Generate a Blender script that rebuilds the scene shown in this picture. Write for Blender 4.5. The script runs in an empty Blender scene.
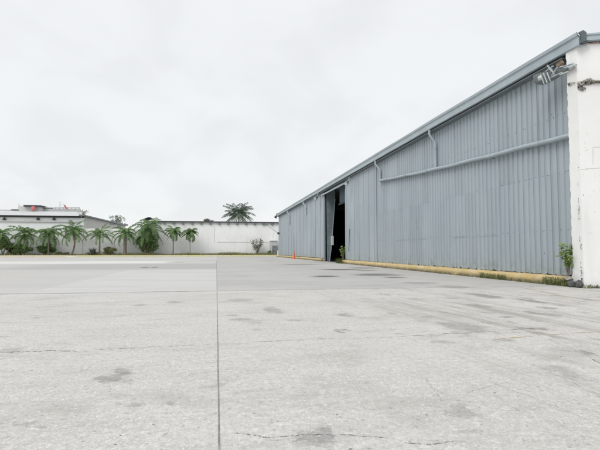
import bpy, math, random
from mathutils import Vector, Matrix
R = math.radians
random.seed(7)
sc = bpy.context.scene
COL = sc.collection

# ------------------------------------------------------------------ camera
F, CX, CY, H = 465.0, 300.0, 225.0, 1.25
YAW = math.atan(83.5 / F); PIT = math.atan(25.5 / F)
cam_d = bpy.data.cameras.new('camera'); cam = bpy.data.objects.new('camera', cam_d); COL.objects.link(cam)
cam_d.sensor_width = 36; cam_d.lens = 36 * F / 600
cam_d.clip_start = 0.05; cam_d.clip_end = 5000
cam.location = (0, 0, H); cam.rotation_euler = (math.pi / 2 + PIT, 0, -YAW)
sc.camera = cam

# ------------------------------------------------------------------ sky and sun (overcast)
SUN_EL, SUN_AZ = R(48), R(228)            # azimuth clockwise from +Y
w = bpy.data.worlds.new('World'); sc.world = w; w.use_nodes = True
nt = w.node_tree; nt.nodes.clear()
def wn(t, **k):
    n = nt.nodes.new(t)
    for a, b in k.items(): setattr(n, a, b)
    return n
out = wn('ShaderNodeOutputWorld'); bg = wn('ShaderNodeBackground'); bg.inputs[1].default_value = 0.1
sky = wn('ShaderNodeTexSky', sky_type='NISHITA', sun_disc=False, sun_elevation=SUN_EL, sun_rotation=SUN_AZ)
tc = wn('ShaderNodeTexCoord'); sep = wn('ShaderNodeSeparateXYZ')
nt.links.new(tc.outputs['Generated'], sep.inputs[0])
def wm(op, a, b, c=None):
    n = wn('ShaderNodeMath', operation=op)
    for i, v in enumerate((a, b, c)):
        if v is None: continue
        if isinstance(v, (int, float)): n.inputs[i].default_value = v
        else: nt.links.new(v, n.inputs[i])
    return n.outputs[0]
# project the view direction on a cloud deck so that clouds flatten towards the horizon
den = wm('ADD', wm('MAXIMUM', sep.outputs[2], 0.0), 0.5)
cmb = wn('ShaderNodeCombineXYZ')
nt.links.new(wm('DIVIDE', sep.outputs[0], den), cmb.inputs[0]); nt.links.new(wm('DIVIDE', sep.outputs[1], den), cmb.inputs[1])
nz = wn('ShaderNodeTexNoise'); nz.inputs['Scale'].default_value = 3.2; nz.inputs['Detail'].default_value = 3.5
nz.inputs['Roughness'].default_value = 0.52; nz.inputs['Distortion'].default_value = 0.35
nt.links.new(cmb.outputs[0], nz.inputs['Vector'])
mr = wn('ShaderNodeMapRange', interpolation_type='SMOOTHSTEP')
mr.inputs['From Min'].default_value = 0.36; mr.inputs['From Max'].default_value = 0.60
mr.inputs['To Min'].default_value = 0.0; mr.inputs['To Max'].default_value = 1.0
nt.links.new(nz.outputs[0], mr.inputs[0])
cm = wn('ShaderNodeMix', data_type='RGBA'); nt.links.new(mr.outputs[0], cm.inputs[0])
cm.inputs[6].default_value = (7.12, 7.25, 7.32, 1); cm.inputs[7].default_value = (7.62, 7.76, 7.82, 1)
# overcast skies brighten towards the zenith
zr = wn('ShaderNodeMapRange', interpolation_type='SMOOTHSTEP'); nt.links.new(sep.outputs[2], zr.inputs[0])
zr.inputs['From Min'].default_value = 0.50; zr.inputs['From Max'].default_value = 0.95
zr.inputs['To Min'].default_value = 1.0; zr.inputs['To Max'].default_value = 1.75
vm = wn('ShaderNodeVectorMath', operation='SCALE'); nt.links.new(cm.outputs[2], vm.inputs[0]); nt.links.new(zr.outputs[0], vm.inputs[3])
mx = wn('ShaderNodeMix', data_type='RGBA'); mx.inputs[0].default_value = 0.94
nt.links.new(sky.outputs[0], mx.inputs[6]); nt.links.new(vm.outputs[0], mx.inputs[7])
nt.links.new(mx.outputs[2], bg.inputs[0]); nt.links.new(bg.outputs[0], out.inputs[0])
sl = bpy.data.lights.new('sun', 'SUN'); sl.energy = 1.3; sl.angle = R(32); sl.color = (1, .97, .92)
so = bpy.data.objects.new('sun', sl); COL.objects.link(so); so.location = (-20, -10, 40)
sd = Vector((math.sin(SUN_AZ) * math.cos(SUN_EL), math.cos(SUN_AZ) * math.cos(SUN_EL), math.sin(SUN_EL)))
so.rotation_euler = (-sd).to_track_quat('-Z', 'Y').to_euler()
vs = sc.view_settings; vs.view_transform = 'Standard'; vs.look = 'None'; vs.gamma = 1; vs.use_curve_mapping = False
vs.exposure = 0.28

# ------------------------------------------------------------------ helpers
FW = Vector((math.sin(YAW) * math.cos(PIT), math.cos(YAW) * math.cos(PIT), math.sin(PIT)))
RT = Vector((math.cos(YAW), -math.sin(YAW), 0)); UP = RT.cross(FW); C0 = Vector((0, 0, H))
def ray(px, py): return FW + RT * ((px - CX) / F) + UP * ((CY - py) / F)
def atY(px, py, Y): r = ray(px, py); return C0 + r * (Y / r.y)
def atX(px, py, X): r = ray(px, py); return C0 + r * (X / r.x)
def atG(px, py, z=0.0): r = ray(px, py); return C0 + r * ((z - H) / r.z)

class MB:
    def __init__(s): s.v = []; s.f = []; s.m = []; s.sm = []
    def add(s, vs, fs, mi=0, smooth=False):
        b = len(s.v); s.v += [tuple(v) for v in vs]
        for f in fs: s.f.append(tuple(b + i for i in f)); s.m.append(mi); s.sm.append(smooth)
    def box(s, x0, x1, y0, y1, z0, z1, mi=0):
        vs = [(x, y, z) for z in (z0, z1) for y in (y0, y1) for x in (x0, x1)]
        s.add(vs, [(0, 2, 3, 1), (4, 5, 7, 6), (0, 1, 5, 4), (2, 6, 7, 3), (0, 4, 6, 2), (1, 3, 7, 5)], mi)
    def bar(s, a, b, wx, wy, mi=0):
        a = Vector(a); b = Vector(b); d = (b - a).normalized()
        u = d.orthogonal().normalized() if abs(d.z) < .99 else Vector((1, 0, 0))
        if abs(d.z) < .99: u = d.cross(Vector((0, 0, 1))).normalized()
        v = d.cross(u)
        vs = [p + u * i * wx / 2 + v * j * wy / 2 for p in (a, b) for (i, j) in ((-1, -1), (1, -1), (1, 1), (-1, 1))]
        s.add(vs, [(3, 2, 1, 0), (4, 5, 6, 7), (0, 1, 5, 4), (1, 2, 6, 5), (2, 3, 7, 6), (3, 0, 4, 7)], mi)
    def tube(s, pts, rad, n=10, mi=0, cap=True):
        pts = [Vector(p) for p in pts]; k = len(pts)
        if isinstance(rad, (int, float)): rad = [rad] * k
        vs = []; fs = []; pu = None
        for i, p in enumerate(pts):
            d = (pts[min(i + 1, k - 1)] - pts[max(i - 1, 0)]).normalized()
            if pu is None: u = d.orthogonal().normalized()
            else:
                u = pu - d * pu.dot(d)
                u = u.normalized() if u.length > 1e-5 else d.orthogonal().normalized()
            pu = u; v = d.cross(u)
            for j in range(n):
                a = 2 * math.pi * j / n
                vs.append(p + (u * math.cos(a) + v * math.sin(a)) * rad[i])
        for i in range(k - 1):
            for j in range(n):
                fs.append((i * n + j, i * n + (j + 1) % n, (i + 1) * n + (j + 1) % n, (i + 1) * n + j))
        s.add(vs, fs, mi, True)
        if cap:
            s.add(vs[:n], [tuple(reversed(range(n)))], mi); s.add(vs[-n:], [tuple(range(n))], mi)
    def lathe(s, c, prof, n=20, mi=0):
        vs = []; fs = []
        for r, z in prof:
            for j in range(n):
                a = 2 * math.pi * j / n; vs.append((c[0] + r * math.cos(a), c[1] + r * math.sin(a), c[2] + z))
        for i in range(len(prof) - 1):
            for j in range(n): fs.append((i * n + j, i * n + (j + 1) % n, (i + 1) * n + (j + 1) % n, (i + 1) * n + j))
        s.add(vs, fs, mi, True)
    def strip(s, pts, wd, z, mi=0):
        pts = [Vector((p[0], p[1], z)) for p in pts]; vs = []; k = len(pts)
        for i, p in enumerate(pts):
            d = (pts[min(i + 1, k - 1)] - pts[max(i - 1, 0)]).normalized(); nrm = Vector((-d.y, d.x, 0))
            ww = wd(i / (k - 1)) if callable(wd) else wd
            vs += [p - nrm * ww / 2, p + nrm * ww / 2]
        s.add(vs, [(2 * i, 2 * i + 2, 2 * i + 3, 2 * i + 1) for i in range(k - 1)], mi)
    def build(s, name, mats, parent=None, loc=None):
        me = bpy.data.meshes.new(name)
        o_ = Vector(loc) if loc is not None else Vector((0, 0, 0))
        me.from_pydata([tuple(Vector(v) - o_) for v in s.v], [], s.f)
        if not isinstance(mats, (list, tuple)): mats = [mats]
        for m in mats: me.materials.append(m)
        me.polygons.foreach_set('material_index', s.m); me.polygons.foreach_set('use_smooth', s.sm)
        me.update()
        o = bpy.data.objects.new(name, me); COL.objects.link(o)
        if parent is not None:
            o.parent = parent
            base = Vector((0, 0, 0)); p = parent
            while p is not None: base += p.location; p = p.parent
            o.location = o_ - base
        else: o.location = o_
        return o
def tag(o, label=None, cat=None, group=None, kind=None):
    if label: o['label'] = label
    if cat: o['category'] = cat
    if group: o['group'] = group
    if kind: o['kind'] = kind
    return o
def thing(name, loc, label, cat, group=None):
    o = bpy.data.objects.new(name, None); COL.objects.link(o); o.location = loc; o.empty_display_size = .3
    return tag(o, label, cat, group)

# ------------------------------------------------------------------ material helpers
class Mat:
    def __init__(s, name, rough=.8, metallic=0, spec=.5):
        s.m = bpy.data.materials.new(name); s.m.use_nodes = True; s.t = s.m.node_tree
        s.b = s.t.nodes['Principled BSDF']; s.b.inputs['Roughness'].default_value = rough
        s.b.inputs['Metallic'].default_value = metallic; s.b.inputs['Specular IOR Level'].default_value = spec
        s.pos = s.n('ShaderNodeNewGeometry').outputs['Position']
    def n(s, t, **k):
        x = s.t.nodes.new(t)
        for a, b in k.items(): setattr(x, a, b)
        return x
    def link(s, v, sock):
        if isinstance(v, (int, float)): sock.default_value = v
        elif isinstance(v, tuple): sock.default_value = v if len(v) == 4 or sock.type == 'VECTOR' else (*v, 1)
        else: s.t.links.new(v, sock)
    def math(s, op, a, b=0.0, c=None, clamp=False):
        x = s.n('ShaderNodeMath', operation=op, use_clamp=clamp); s.link(a, x.inputs[0]); s.link(b, x.inputs[1])
        if c is not None: s.link(c, x.inputs[2])
        return x.outputs[0]
    def vec(s, op, a, b):
        x = s.n('ShaderNodeVectorMath', operation=op); s.link(a, x.inputs[0]); s.link(b, x.inputs[1])
        return x.outputs['Value'] if op in ('LENGTH', 'DOT_PRODUCT', 'DISTANCE') else x.outputs[0]
    def xyz(s, v=None):
        x = s.n('ShaderNodeSeparateXYZ'); s.link(v or s.pos, x.inputs[0]); return x.outputs
    def noise(s, scale, detail=4, rough=.5, stretch=(1, 1, 1), dist=0, off=(0, 0, 0), col=False, src=None):
        v = s.vec('MULTIPLY', src or s.pos, stretch)
        if off != (0, 0, 0): v = s.vec('ADD', v, off)
        x = s.n('ShaderNodeTexNoise'); s.link(v, x.inputs['Vector']); x.inputs['Scale'].default_value = scale
        x.inputs['Detail'].default_value = detail; x.inputs['Roughness'].default_value = rough; x.inputs['Distortion'].default_value = dist
        return x.outputs[1] if col else x.outputs[0]
    def voro(s, scale, feature='F1', stretch=(1, 1, 1), out=0):
        x = s.n('ShaderNodeTexVoronoi', feature=feature); s.link(s.vec('MULTIPLY', s.pos, stretch), x.inputs['Vector'])
        x.inputs['Scale'].default_value = scale; return x.outputs[out]
    def rng(s, v, a, b, c=0.0, d=1.0, smooth=True):
        x = s.n('ShaderNodeMapRange', interpolation_type='SMOOTHSTEP' if smooth else 'LINEAR')
        s.link(v, x.inputs[0]); x.inputs[1].default_value = a; x.inputs[2].default_value = b
        x.inputs[3].default_value = c; x.inputs[4].default_value = d; return x.outputs[0]
    def mix(s, f, a, b, blend='MIX'):
        x = s.n('ShaderNodeMix', data_type='RGBA', blend_type=blend); s.link(f, x.inputs[0]); s.link(a, x.inputs[6]); s.link(b, x.inputs[7])
        return x.outputs[2]
    def scale(s, col, f):
        x = s.n('ShaderNodeVectorMath', operation='SCALE'); s.link(col, x.inputs[0]); s.link(f, x.inputs[3]); return x.outputs[0]
    def color(s, c): s.link(c, s.b.inputs['Base Color']); return s
    def bump(s, h, strength=.3, dist=.02):
        x = s.n('ShaderNodeBump'); x.inputs['Strength'].default_value = strength; x.inputs['Distance'].default_value = dist
        s.link(h, x.inputs['Height']); s.t.links.new(x.outputs[0], s.b.inputs['Normal']); return s
def simple(name, col, rough=.7, var=.18, scale=3.0, metallic=0, bump=0):
    m = Mat(name, rough, metallic)
    n = m.noise(scale, 5, .6)
    m.color(m.scale((*col,), m.rng(n, .3, .7, 1 - var, 1 + var, False)))
    if bump: m.bump(n, bump)
    return m.m
def white_plaster(name, base, dirt, amount=.5, low=1.2):
    m = Mat(name, .88, spec=.2)
    c = m.mix(m.rng(m.noise(.35, 4, .6), .35, .7), (*base,), tuple(b * .93 for b in base))
    streak = m.rng(m.noise(1.3, 5, .65, (1, 1, .12)), .52, .78, 0, .45 * amount)
    c = m.mix(streak, c, (*dirt,))
    specks = m.math('MULTIPLY', m.rng(m.noise(3.2, 6, .75), .63, .70), m.rng(m.noise(.25, 2), .42, .62))
    c = m.mix(m.math('MULTIPLY', specks, amount), c, tuple(d * .55 for d in dirt))
    z = m.xyz()[2]
    splash = m.math('MULTIPLY', m.rng(z, 0, low, 1, 0), m.rng(m.noise(.9, 5, .7), .35, .75))
    c = m.mix(m.math('MULTIPLY', splash, .75 * amount), c, tuple(d * .7 for d in dirt))
    m.color(c); m.bump(m.noise(9, 6, .6), .12, .02)
    return m.m
def foliage(name, dark, light, scale=1.3):
    m = Mat(name, .55, spec=.35)
    n = m.noise(scale, 3, .6); n2 = m.noise(scale * 7, 2, .5)
    c = m.mix(m.rng(m.math('ADD', m.math('MULTIPLY', n, .6), m.math('MULTIPLY', n2, .4)), .34, .66), (*dark,), (*light,))
    m.color(c)
    tr = m.n('ShaderNodeBsdfTranslucent'); m.link(c, tr.inputs[0])
    ms = m.n('ShaderNodeMixShader'); ms.inputs[0].default_value = .28
    o = m.t.nodes['Material Output']; m.t.links.new(m.b.outputs[0], ms.inputs[1]); m.t.links.new(tr.outputs[0], ms.inputs[2])
    m.t.links.new(ms.outputs[0], o.inputs[0]); return m.m

# ------------------------------------------------------------------ materials
# painted corrugated steel
def cladding_mat():
    m = Mat('painted_cladding', .52, spec=.35)
    x, y, z = m.xyz()
    sheet = m.math('FLOOR', m.math('DIVIDE', y, 0.99))
    row = m.math('FLOOR', m.math('DIVIDE', m.math('ADD', z, .1), 4.2))
    wv = m.n('ShaderNodeCombineXYZ'); m.link(sheet, wv.inputs[0]); m.link(row, wv.inputs[1])
    wnn = m.n('ShaderNodeTexWhiteNoise'); m.link(wv.outputs[0], wnn.inputs['Vector'])
    tone = m.rng(wnn.outputs[0], 0, 1, .93, 1.05, False)
    base = m.mix(m.rng(m.noise(.22, 3, .6), .35, .7), (.322, .372, .408), (.358, .408, .440))
    c = m.scale(base, tone)
    c = m.mix(m.rng(m.noise(2.2, 6, .7, (1, 1, .10)), .5, .8, 0, .35), c, (.44, .48, .49))
    c = m.mix(m.rng(m.noise(3.1, 6, .7, (1, 1, .06), off=(3, 7, 1)), .56, .8, 0, .55), c, (.17, .20, .22))
    c = m.mix(m.math('MULTIPLY', m.rng(z, .3, 1.3, 1, 0), m.rng(m.noise(2.5, 6, .7), .42, .72, 0, .55)), c, (.16, .17, .16))
    c = m.mix(m.rng(m.noise(5, 6, .8), .72, .78, 0, .6), c, (.13, .12, .11))
    m.color(c); m.bump(m.noise(1.3, 4, .5, (1, 1, .4)), .10, .06)
    return m.m
M = {}
M['clad'] = cladding_mat()
M['screw'] = simple('rusty_screw', (.10, .085, .075))
M['lap'] = simple('sheet_lap_shadow', (.20, .235, .26))
M['gutter'] = simple('grey_gutter_metal', (.36, .42, .455), .45, .10, 1.2)
M['gutter_in'] = simple('grey_gutter_end_metal', (.10, .12, .13), .6)
M['soffit'] = simple('soffit_metal', (.16, .185, .20), .6)
M['pipe'] = simple('painted_pipe', (.33, .39, .42), .4, .10, 2)
M['door'] = simple('door_sheet', (.17, .215, .235), .6, .25, 1.5)
M['door_edge'] = simple('door_edge_rail', (.42, .48, .50), .6, .2, 3)
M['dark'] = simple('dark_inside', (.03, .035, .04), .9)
M['black'] = simple('dark_metal', (.035, .04, .045), .6)
M['white_metal'] = simple('pale_metal', (.62, .63, .62), .5, .12, 5)
M['galv'] = simple('galvanised_metal', (.40, .43, .44), .45, .3, 9)
M['galv_dark'] = simple('weathered_galvanised_metal', (.15, .17, .175), .5, .4, 12)
M['glass'] = simple('lamp_glass', (.55, .60, .60), .15, .1, 4)
M['rust'] = simple('rusty_sheet', (.33, .25, .18), .8, .4, 12)
M['white'] = white_plaster('white_plaster', (.82, .82, .815), (.38, .37, .35), .6)
M['pillar'] = white_plaster('white_pillar_plaster', (.78, .78, .77), (.34, .33, .30), .8)
M['far_white'] = white_plaster('far_white_plaster', (.88, .885, .88), (.42, .42, .40), .5, 1.6)
M['far_grey'] = white_plaster('dirty_grey_plaster', (.56, .56, .54), (.22, .22, .21), .8, 1)
M['spall'] = simple('broken_concrete', (.33, .31, .28), .95, .75, 14, bump=.8)
M['crackdark'] = simple('crack_shadow', (.10, .095, .085), .95)
M['red'] = simple('faded_red_paint', (.55, .16, .17), .7, .15, 5)
M['roofgrey'] = simple('grey_roof_sheet', (.44, .45, .45), .7, .12, .8)
M['roofdark'] = simple('dark_roof_edge', (.055, .06, .065), .7)
M['orange'] = simple('orange_plastic', (.80, .17, .07), .5, .08, 6)
M['rubber'] = simple('black_rubber', (.04, .04, .04), .8)
M['trunk'] = simple('palm_trunk_bark', (.20, .175, .145), .9, .35, 6, bump=.4)
M['bark_pale'] = simple('pale_palm_trunk_bark', (.36, .34, .30), .9, .3, 6)
M['twig'] = simple('twig_bark', (.16, .13, .10), .9)
M['palm'] = foliage('palm_leaf', (.065, .130, .045), (.215, .34, .125), .9)
M['palm2'] = foliage('palm_leaf_grey', (.075, .115, .085), (.16, .215, .15), .8)
M['dead'] = foliage('dry_palm_leaf', (.20, .16, .09), (.34, .28, .18), 1.5)
M['bush'] = foliage('bush_leaf', (.075, .135, .05), (.20, .285, .11), 1.2)
M['olive'] = foliage('olive_leaf', (.13, .15, .06), (.26, .275, .13), 1.4)
M['spiky'] = foliage('blade_leaf', (.08, .10, .095), (.15, .175, .155), 1.2)
M['lime'] = foliage('young_leaf', (.14, .22, .05), (.28, .36, .11), 4)
M['weed'] = foliage('weed_leaf', (.11, .14, .05), (.26, .27, .12), 2.5)
M['grass'] = foliage('grass_blade', (.16, .18, .07), (.36, .35, .19), .5)
M['redleaf'] = foliage('reddish_leaf', (.17, .17, .13), (.29, .31, .23), 2)
def plinth_mat():
    m = Mat('yellow_kerb_paint', .85, spec=.2)
    x, y, z = m.xyz()
    c = m.mix(m.rng(m.noise(1.4, 5, .65), .35, .65), (.52, .385, .165), (.58, .465, .27))
    c = m.mix(m.rng(m.noise(4, 7, .8), .46, .64, 0, .9), c, (.42, .35, .23))
    c = m.mix(m.math('MULTIPLY', m.rng(z, .0, .26, 1, 0), m.rng(m.noise(2.2, 6, .8), .25, .52)), c, (.10, .095, .06))
    c = m.mix(m.math('MULTIPLY', m.rng(z, .22, .34, 0, 1), m.rng(m.noise(3, 5, .7), .5, .7, 0, .6)), c, (.45, .42, .36))
    m.color(c); m.bump(m.noise(14, 6, .7), .5, .03); return m.m
M['plinth'] = plinth_mat()
def kerb_mat(name, ca, cb, cd):
    m = Mat(name, .85, spec=.2)
    c = m.mix(m.rng(m.noise(.35, 5, .65), .4, .6), ca, cb)
    c = m.mix(m.rng(m.noise(1.5, 6, .7), .52, .7), c, cd); m.color(c); return m.m
M['kerb'] = kerb_mat('far_kerb_paint', (.64, .57, .30), (.62, .58, .42), (.40, .37, .31))
M['kerb_pale'] = kerb_mat('pale_kerb_paint', (.60, .53, .40), (.58, .53, .43), (.46, .42, .36))
M['soil'] = simple('soil', (.17, .15, .10), .95, .3, 2)

def paint_mat():
    m = Mat('worn_yellow_road_paint', .9, spec=.1)
    c = m.mix(m.rng(m.noise(2, 5, .6), .35, .65), (.56, .42, .24), (.50, .44, .35)); m.color(c)
    a = m.rng(m.noise(3.5, 6, .8), .36, .58, .8, .0)
    m.link(a, m.b.inputs['Alpha']); return m.m
M['paint'] = paint_mat()

# ---- ground: worn concrete yard, one sheet
def ground_mat():
    m = Mat('worn_concrete', .9, spec=.15)
    x, y, z = m.xyz()
    wob = m.noise(.55, 5, .6, col=True)
    pw = m.vec('ADD', m.pos, m.vec('MULTIPLY', m.vec('SUBTRACT', wob, (.5, .5, .5)), (.5, .5, 0)))
    xw, yw, zw = m.xyz(pw)
    def win(v, a, b, e):      # 1 inside a..b
        return m.math('MULTIPLY', m.rng(v, a - e, a + e), m.rng(v, b - e, b + e, 1, 0))
    far = m.rng(y, 14.6, 14.72)
    # --- old concrete with exposed aggregate (near bays)
    c = m.mix(m.rng(m.noise(.45, 5, .6), .3, .7), (.432, .415, .393), (.492, .476, .454))
    c = m.mix(m.rng(m.noise(1.6, 7, .75, (.45, 1.6, 1)), .48, .70, 0, .6), c, (.34, .332, .322))
    c = m.mix(m.rng(m.noise(7, 6, .75, (.6, 1.3, 1), off=(5, 2, 0)), .50, .66, 0, .45), c, (.33, .325, .315))
    grit = m.noise(55, 5, .85)
    c = m.mix(m.rng(grit, .50, .64, 0, .55), c, (.27, .265, .255))
    c = m.mix(m.rng(grit, .49, .38, 0, .6), c, (.58, .575, .565))
    c = m.mix(m.rng(m.noise(20, 5, .8, (1, .8, 1), off=(2, 8, 0)), .49, .58, 0, .42), c, (.30, .292, .28))
    c = m.mix(m.rng(m.noise(16, 5, .8, (1, .8, 1), off=(7, 1, 0)), .52, .61, 0, .46), c, (.58, .572, .558))
    c = m.mix(m.math('MULTIPLY', m.rng(m.noise(2.6, 7, .8, (.5, 1.5, 1), off=(1, 9, 0)), .56, .68), m.rng(m.noise(.35, 3, .6), .42, .58, .2, .75)), c, (.25, .243, .23))
    c = m.mix(m.math('MULTIPLY', m.rng(m.noise(.8, 6, .7, (.7, 1.2, 1), off=(6, 2, 0)), .52, .66), .5), c, (.31, .30, .28))
    vo = m.n('ShaderNodeTexVoronoi'); m.link(m.pos, vo.inputs['Vector']); vo.inputs['Scale'].default_value = 46
    rs = m.xyz(vo.outputs['Color'])
    patch = m.rng(m.noise(.9, 4, .6, off=(9, 4, 0)), .38, .62, .12, 1)
    dot = m.math('MULTIPLY', m.rng(vo.outputs['Distance'], .18, .40, 1, 0), m.math('GREATER_THAN', rs[0], .70))
    c = m.mix(m.math('MULTIPLY', m.math('MULTIPLY', dot, patch), .48), c, (.70, .69, .67))
    vo2 = m.n('ShaderNodeTexVoronoi'); m.link(m.pos, vo2.inputs['Vector']); vo2.inputs['Scale'].default_value = 105
    rs2 = m.xyz(vo2.outputs['Color'])
    dot2 = m.math('MULTIPLY', m.rng(vo2.outputs['Distance'], .25, .4, 1, 0), m.math('GREATER_THAN', rs2[1], .72))
    c = m.mix(m.math('MULTIPLY', m.math('MULTIPLY', dot2, patch), .55), c, (.66, .655, .645))
    vo3 = m.n('ShaderNodeTexVoronoi'); m.link(m.pos, vo3.inputs['Vector']); vo3.inputs['Scale'].default_value = 27
    rs3 = m.xyz(vo3.outputs['Color'])
    dot3 = m.math('MULTIPLY', m.math('LESS_THAN', vo3.outputs['Distance'], m.math('MULTIPLY', rs3[2], .36)), m.math('GREATER_THAN', rs3[0], .72))
    c = m.mix(m.math('MULTIPLY', dot3, .32), c, (.72, .71, .69))
    dot4 = m.math('MULTIPLY', m.math('LESS_THAN', vo3.outputs['Distance'], m.math('MULTIPLY', rs3[2], .42)), m.math('LESS_THAN', rs3[0], .12))
    c = m.mix(m.math('MULTIPLY', dot4, .5), c, (.22, .215, .205))
    # --- smooth newer slab left of the joint
    sl_ = m.mix(m.rng(m.noise(.6, 5, .65, (.35, 1.3, 1)), .32, .68), (.475, .47, .462), (.43, .425, .417))
    sl_ = m.mix(m.rng(m.noise(2.4, 6, .7, (.4, 1.6, 1)), .56, .72, 0, .4), sl_, (.40, .395, .38))
    ms_ = m.math('MULTIPLY', win(x, -5.5, .03, .04), win(yw, 14.68, 31, 1.2))
    # --- darker grey bay right of the joint
    gr_ = m.mix(m.rng(m.noise(.3, 5, .6, (.4, 1, 1)), .3, .7), (.35, .343, .335), (.40, .393, .384))
    gr_ = m.mix(m.rng(m.noise(1.4, 6, .7, (.35, 1.4, 1)), .50, .70, 0, .6), gr_, (.25, .245, .24))
    gr_ = m.mix(m.rng(m.noise(.5, 5, .7, (.3, 1.2, 1), off=(4, 4, 0)), .52, .68, 0, .5), gr_, (.43, .425, .415))
    edge = m.math('SUBTRACT', xw, m.math('MULTIPLY', m.math('SUBTRACT', yw, 14.7), .02))
    mg_ = m.math('MULTIPLY', m.math('MULTIPLY', m.rng(x, .02, .05), far), m.rng(edge, 5.5, 9.5, 1, .25))
    # --- left field beyond
    lf_ = m.mix(m.rng(m.noise(.25, 5, .6, (.4, 1, 1)), .3, .7), (.385, .38, .372), (.43, .424, .415))
    ml_ = m.math('MULTIPLY', m.rng(x, .02, .05, 1, 0), far)
    c = m.mix(m.math('MULTIPLY', ml_, .8), c, lf_)
    c = m.mix(mg_, c, gr_)
    band = m.math('MULTIPLY', m.math('MULTIPLY', win(yw, 32.5, 45.5, 1.2), m.rng(x, -19, -12)), m.rng(x, .0, .05, 1, 0))
    c = m.mix(m.math('MULTIPLY', band, .85), c, (.33, .33, .32))
    bright = m.math('MULTIPLY', win(yw, 47.5, 58, 1.0), m.rng(xw, -6, -4, 1, 0))
    c = m.mix(m.math('MULTIPLY', bright, .85), c, (.55, .545, .535))
    c = m.mix(m.math('MULTIPLY', ms_, .86), c, sl_)
    # --- stains with a shape of their own
    extra = random.Random(5)
    pv = m.vec('ADD', m.pos, m.vec('MULTIPLY', m.vec('SUBTRACT', m.noise(2.3, 7, .75, col=True), (.5, .5, .5)), (.9, .9, 0)))
    S = [(145,267.5,5,.6,.6),(118,376,14,7,.42),(312,434,16,12,.40),(272,310,10,4,.35),(240,300,14,1.6,.3),(345,315,9,1.8,.45),
         (340,330,5,1.8,.45),(326,276.3,14,.9,.85),(341,269.6,24,.8,.6),(378,275,28,1.2,.6),(300,264.6,20,.6,.4),(486,296,12,3,.5),
         (531,301,7,2.6,.55),(478,306,10,2.2,.5),(538,313,9,2.2,.5),(552,315,9,2,.4),(462,327,24,6,.38),(525,328,9,2,.4),(544,329,5,1.3,.5),
         (170,404,9,3,.4),(128,408,9,3,.3),(32,424,10,3,.32),(460,410,16,10,.28),(566,372,16,8,.3),(445,342,16,2,.3),(240,319,12,1.2,.35),
         (175,302,10,1.2,.35),(140,305,8,1,.3),(505,317,8,1.5,.4),(455,287,16,1.6,.3),(420,283,20,1.2,.35),(585,353,10,2.2,.4),(36,318,3,.8,.4),
         (505,340,10,1.6,.35),(362,268,16,.8,.5),(12,350,14,3,.25),(215,385,16,3,.2)]
    S += [(extra.uniform(430, 600), extra.uniform(298, 345), extra.uniform(3, 9), extra.uniform(.7, 1.8), extra.uniform(.25, .42)) for _ in range(16)]
    S += [(extra.uniform(225, 430), extra.uniform(296, 335), extra.uniform(3, 9), extra.uniform(.6, 1.4), extra.uniform(.2, .35)) for _ in range(10)]
    acc = None
    for (px, py, rx, ry, k) in S:
        g = atG(px, py); dist = (g - C0).dot(FW)
        wx = rx / F * dist; wy = ry * dist * dist / (F * H)
        d = m.vec('MULTIPLY', m.vec('SUBTRACT', pv, (g.x, g.y, 0)), (1 / wx, 1 / wy, 0))
        v = m.rng(m.vec('LENGTH', d, (0, 0, 0)), .55, 1.2, min(.95, k * 1.5), 0)
        acc = v if acc is None else m.math('MAXIMUM', acc, v)
    acc = m.math('MULTIPLY', acc, m.rng(m.noise(9, 5, .8), .3, .6, .45, 1))
    c = m.mix(acc, c, (.15, .15, .145))
    acc2 = None
    for (px, py, rx, ry) in [(327,276.4,10,.55),(322,276.8,16,.45),(341,269.6,20,.45),(375,274,22,.5),(366,270.6,14,.4),(395,277.5,14,.5),(155,267.3,4,.45)]:
        g = atG(px, py); dist = (g - C0).dot(FW); d = m.vec('MULTIPLY', m.vec('SUBTRACT', pv, (g.x, g.y, 0)), (F / rx / dist, F * H / ry / dist / dist, 0))
        v = m.rng(m.vec('LENGTH', d, (0, 0, 0)), .4, 1.25, .75, 0); acc2 = v if acc2 is None else m.math('MAXIMUM', acc2, v)
    c = m.mix(acc2, c, (.075, .075, .075))
    # tyre-swept diagonal grime on the right
    rot = m.n('ShaderNodeVectorRotate', rotation_type='Z_AXIS'); m.link(m.pos, rot.inputs['Vector']); rot.inputs['Angle'].default_value = R(-7)
    sw = m.math('MAXIMUM', m.rng(m.noise(1.1, 6, .7, (1.7, .16, 1), src=rot.outputs[0]), .49, .66), m.rng(m.noise(2.2, 6, .75, (1.3, .45, 1), src=rot.outputs[0], off=(3, 3, 0)), .55, .65))
    c = m.mix(m.math('MULTIPLY', m.math('MULTIPLY', sw, m.rng(x, 1.5, 5)), m.rng(y, 20, 10, 0, .72)), c, (.25, .24, .215))
    c = m.mix(m.math('MULTIPLY', m.rng(m.noise(.12, 3, .5), .45, .65), .22), c, (.40, .385, .35))
    m.color(c)
    m.bump(m.math('ADD', grit, m.math('MULTIPLY', dot, .5)), .22, .008)
    return m.m
M['ground'] = ground_mat()
M['joint'] = simple('joint_filler', (.19, .188, .18), .95, .35, 8)
M['crack'] = simple('concrete_crack', (.20, .195, .185), .95, .3, 8)
M['patchline'] = simple('old_red_line', (.42, .30, .27), .9, .2, 2)

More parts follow.
